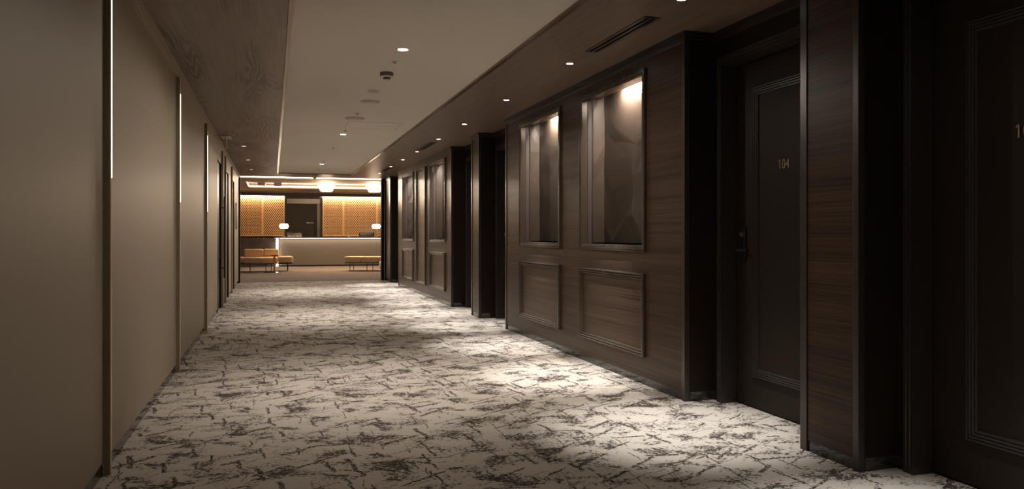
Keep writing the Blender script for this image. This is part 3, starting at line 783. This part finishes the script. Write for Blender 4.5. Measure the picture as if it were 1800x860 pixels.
# smoke detector
t = thing('smoke_detector', 'brown smoke detector hanging under the plaster ceiling', 'smoke detector', (.913, 6.45, ZP))
bm = bmesh.new(); lathe(bm, [(.001, 0), (.054, 0), (.056, -.006), (.055, -.030), (.001, -.030)][::-1], seg=36, cap=False); finish('mounting_base', bm, 'grey', t, smooth=True, autosmooth=40)
bm = bmesh.new(); lathe(bm, [(.001, -.030), (.052, -.030), (.048, -.038), (.034, -.042), (.001, -.042)], seg=36, cap=False); finish('housing', bm, 'white', t, smooth=True, autosmooth=40)
bm = bmesh.new()
for i in range(10):
    a = 2*PI*i/10; bar(bm, (.026*math.cos(a), .026*math.sin(a), -.042), (.026*math.cos(a), .026*math.sin(a), -.056), .004, 6)
lathe(bm, [(.001, -.042), (.018, -.042), (.018, -.056), (.001, -.056)], seg=20, cap=False)
finish('sensor_vanes', bm, 'black', t)
bm = bmesh.new(); lathe(bm, [(.001, -.056), (.031, -.056), (.028, -.063), (.001, -.065)], seg=30, cap=False); finish('sensor_cap', bm, 'white', t, smooth=True, autosmooth=40)
def sprinkler(x, y, r, lab):
    t = thing('sprinkler', lab, 'sprinkler', (x, y, ZP), group='sprinkler heads')
    bm = bmesh.new(); lathe(bm, [(.001, 0), (r, 0), (r*.9, -.003), (.012, -.004), (.001, -.004)], seg=28, cap=False); finish('escutcheon', bm, 'white', t, smooth=True)
    bm = bmesh.new(); bar(bm, (0, 0, -.003), (0, 0, -.016), .009, 12); bar(bm, (0, 0, -.016), (0, 0, -.019), .015, 16); finish('sprinkler_head', bm, 'steel', t, smooth=True, autosmooth=40)
sprinkler(.915, 6.02, .028, 'small sprinkler head just beyond the nearest downlight')
sprinkler(.905, 8.72, .036, 'small sprinkler head between the two round ceiling discs')
def disc(name, x, y, r, lab, cat, face='white', holes=False):
    t = thing(name, lab, cat, (x, y, ZP))
    bm = bmesh.new(); lathe(bm, [(r*.86, -.006), (r, -.010), (r+.004, 0), (r*.86, 0), (r*.86, -.006)], seg=40, cap=False); finish('rim', bm, face, t, smooth=True, autosmooth=50)
    bm = bmesh.new(); lathe(bm, [(.001, -.020 if not holes else -.006), (r*.6, -.017 if not holes else -.006), (r*.84, -.002), (r*.84, 0), (.001, 0)], seg=40, cap=False); finish('cover', bm, face, t, smooth=True, autosmooth=50)
    if holes:
        bm = bmesh.new()
        for i in range(3): bar(bm, (-.018+.018*i, 0, -.005), (-.018+.018*i, 0, -.0075), .006, 12)
        finish('indicator', bm, 'black', t)
disc('emergency_light', .912, 7.31, .056, 'small white round fitting with dark dots on the plaster ceiling', 'ceiling fitting', holes=True)
disc('ceiling_speaker', .948, 7.89, .094, 'nearer of the two wide round cream discs on the plaster ceiling', 'ceiling speaker', 'disc')
disc('ceiling_speaker', .918, 9.09, .110, 'farther and wider round cream disc on the plaster ceiling', 'ceiling speaker', 'disc')
for y, lab in ((10.21, 'tiny dark dot fitting just before the middle plaster ceiling downlight'), (12.31, 'tiny dark dot fitting midway between the middle and far downlights'), (14.6, 'tiny dark dot fitting just before the farthest plaster ceiling downlight'), (16.4, 'tiny dark dot fitting before the dome camera')):
    t = thing('ceiling_sensor', lab, 'sensor', (.908, y, ZP), group='tiny dark ceiling sensors')
    bm = bmesh.new(); lathe(bm, [(.001, 0), (.017, 0), (.015, -.008), (.001, -.010)], seg=20, cap=False); finish('sensor_body', bm, 'grey', t)
    bm = bmesh.new(); lathe(bm, [(.001, -.009), (.006, -.009), (.004, -.012), (.001, -.013)], seg=12, cap=False); finish('sensor_tip', bm, 'black', t)
# access hatches
def hatch(x0, x1, y0, y1, z, mat, lab, fr):
    t = thing('access_hatch', lab, 'access hatch', ((x0+x1)/2, (y0+y1)/2, z), group='access hatches')
    hx, hy = (x1-x0)/2, (y1-y0)/2
    bm = bmesh.new()
    for a, b, c_, d_ in ((-hx, hx, -hy, -hy+.004), (-hx, hx, hy-.004, hy), (-hx, -hx+.004, -hy+.004, hy-.004), (hx-.004, hx, -hy+.004, hy-.004)): bx(bm, a, b, c_, d_, -.0016, 0)
    finish('hatch_rim', bm, fr, t)
    box('hatch_panel', -hx+.005, hx-.005, -hy+.005, hy-.005, -.001, 0, mat, t)
hatch(.87, 1.52, 9.35, 9.95, ZP, 'plaster', 'flush access hatch in the plaster ceiling near the middle downlight', 'beige')
hatch(.86, 1.50, 15.6, 16.3, ZP, 'plaster', 'flush access hatch in the plaster ceiling near the lobby', 'beige')
hatch(-.56, -.17, 11.3, 11.72, H, 'ceilwood', 'flush wooden access hatch in the left ceiling border', 'steel')
# dome camera
t = thing('dome_camera', 'white dome security camera on the ceiling at the lobby end', 'security camera', (.91, 17.86, H))
bm = bmesh.new(); lathe(bm, [(.001, 0), (.064, 0), (.066, -.03), (.058, -.050), (.046, -.056), (.001, -.056)], seg=36, cap=False); finish('housing', bm, 'white', t, smooth=True, autosmooth=50)
bm = bmesh.new(); lathe(bm, [(.036, -.056), (.030, -.070), (.018, -.082), (.001, -.086)], seg=30, cap=False); finish('dome', bm, 'grey', t, smooth=True)
bm = bmesh.new(); bar(bm, (0, -.028, -.058), (0, -.040, -.066), .011, 14); finish('lens', bm, 'black', t)
# hanging sign seen edge-on
t = thing('hanging_sign', 'thin sign plate hanging edge-on under the left ceiling border', 'sign', (-.605, 11.2, H))
box('ceiling_bracket', -.062, .062, -.19, .19, -.012, 0, 'steel', t, bevel=.002)
box('sign_plate', -.007, .007, -.10, .10, -.155, -.012, 'steel', t, bevel=.002)
# wall socket and sign
t = thing('wall_socket', 'beige wall socket low on the left wall before the first black door', 'socket', (XL, 10.47, .30))
box('cover_plate', 0, .006, -.035, .035, -.058, .058, 'white', t, bevel=.002)
bm = bmesh.new()
for z in (-.025, .012): bx(bm, .006, .0075, -.010, -.006, z, z+.014); bx(bm, .006, .0075, .006, .010, z, z+.014)
finish('slots', bm, 'black', t)
t = thing('wall_sign', 'slim dark grey wall sign standing off the left wall by the lobby', 'sign', (XL, 16.95, 1.21))
box('sign_panel', .022, .036, -.16, .16, 0, .56, 'nicheside', t, bevel=.002)
for z in (.04, .52):
    bm = bmesh.new(); bar(bm, (0, 0, z), (.022, 0, z), .010, 10); finish('stand_off', bm, 'steel', t)
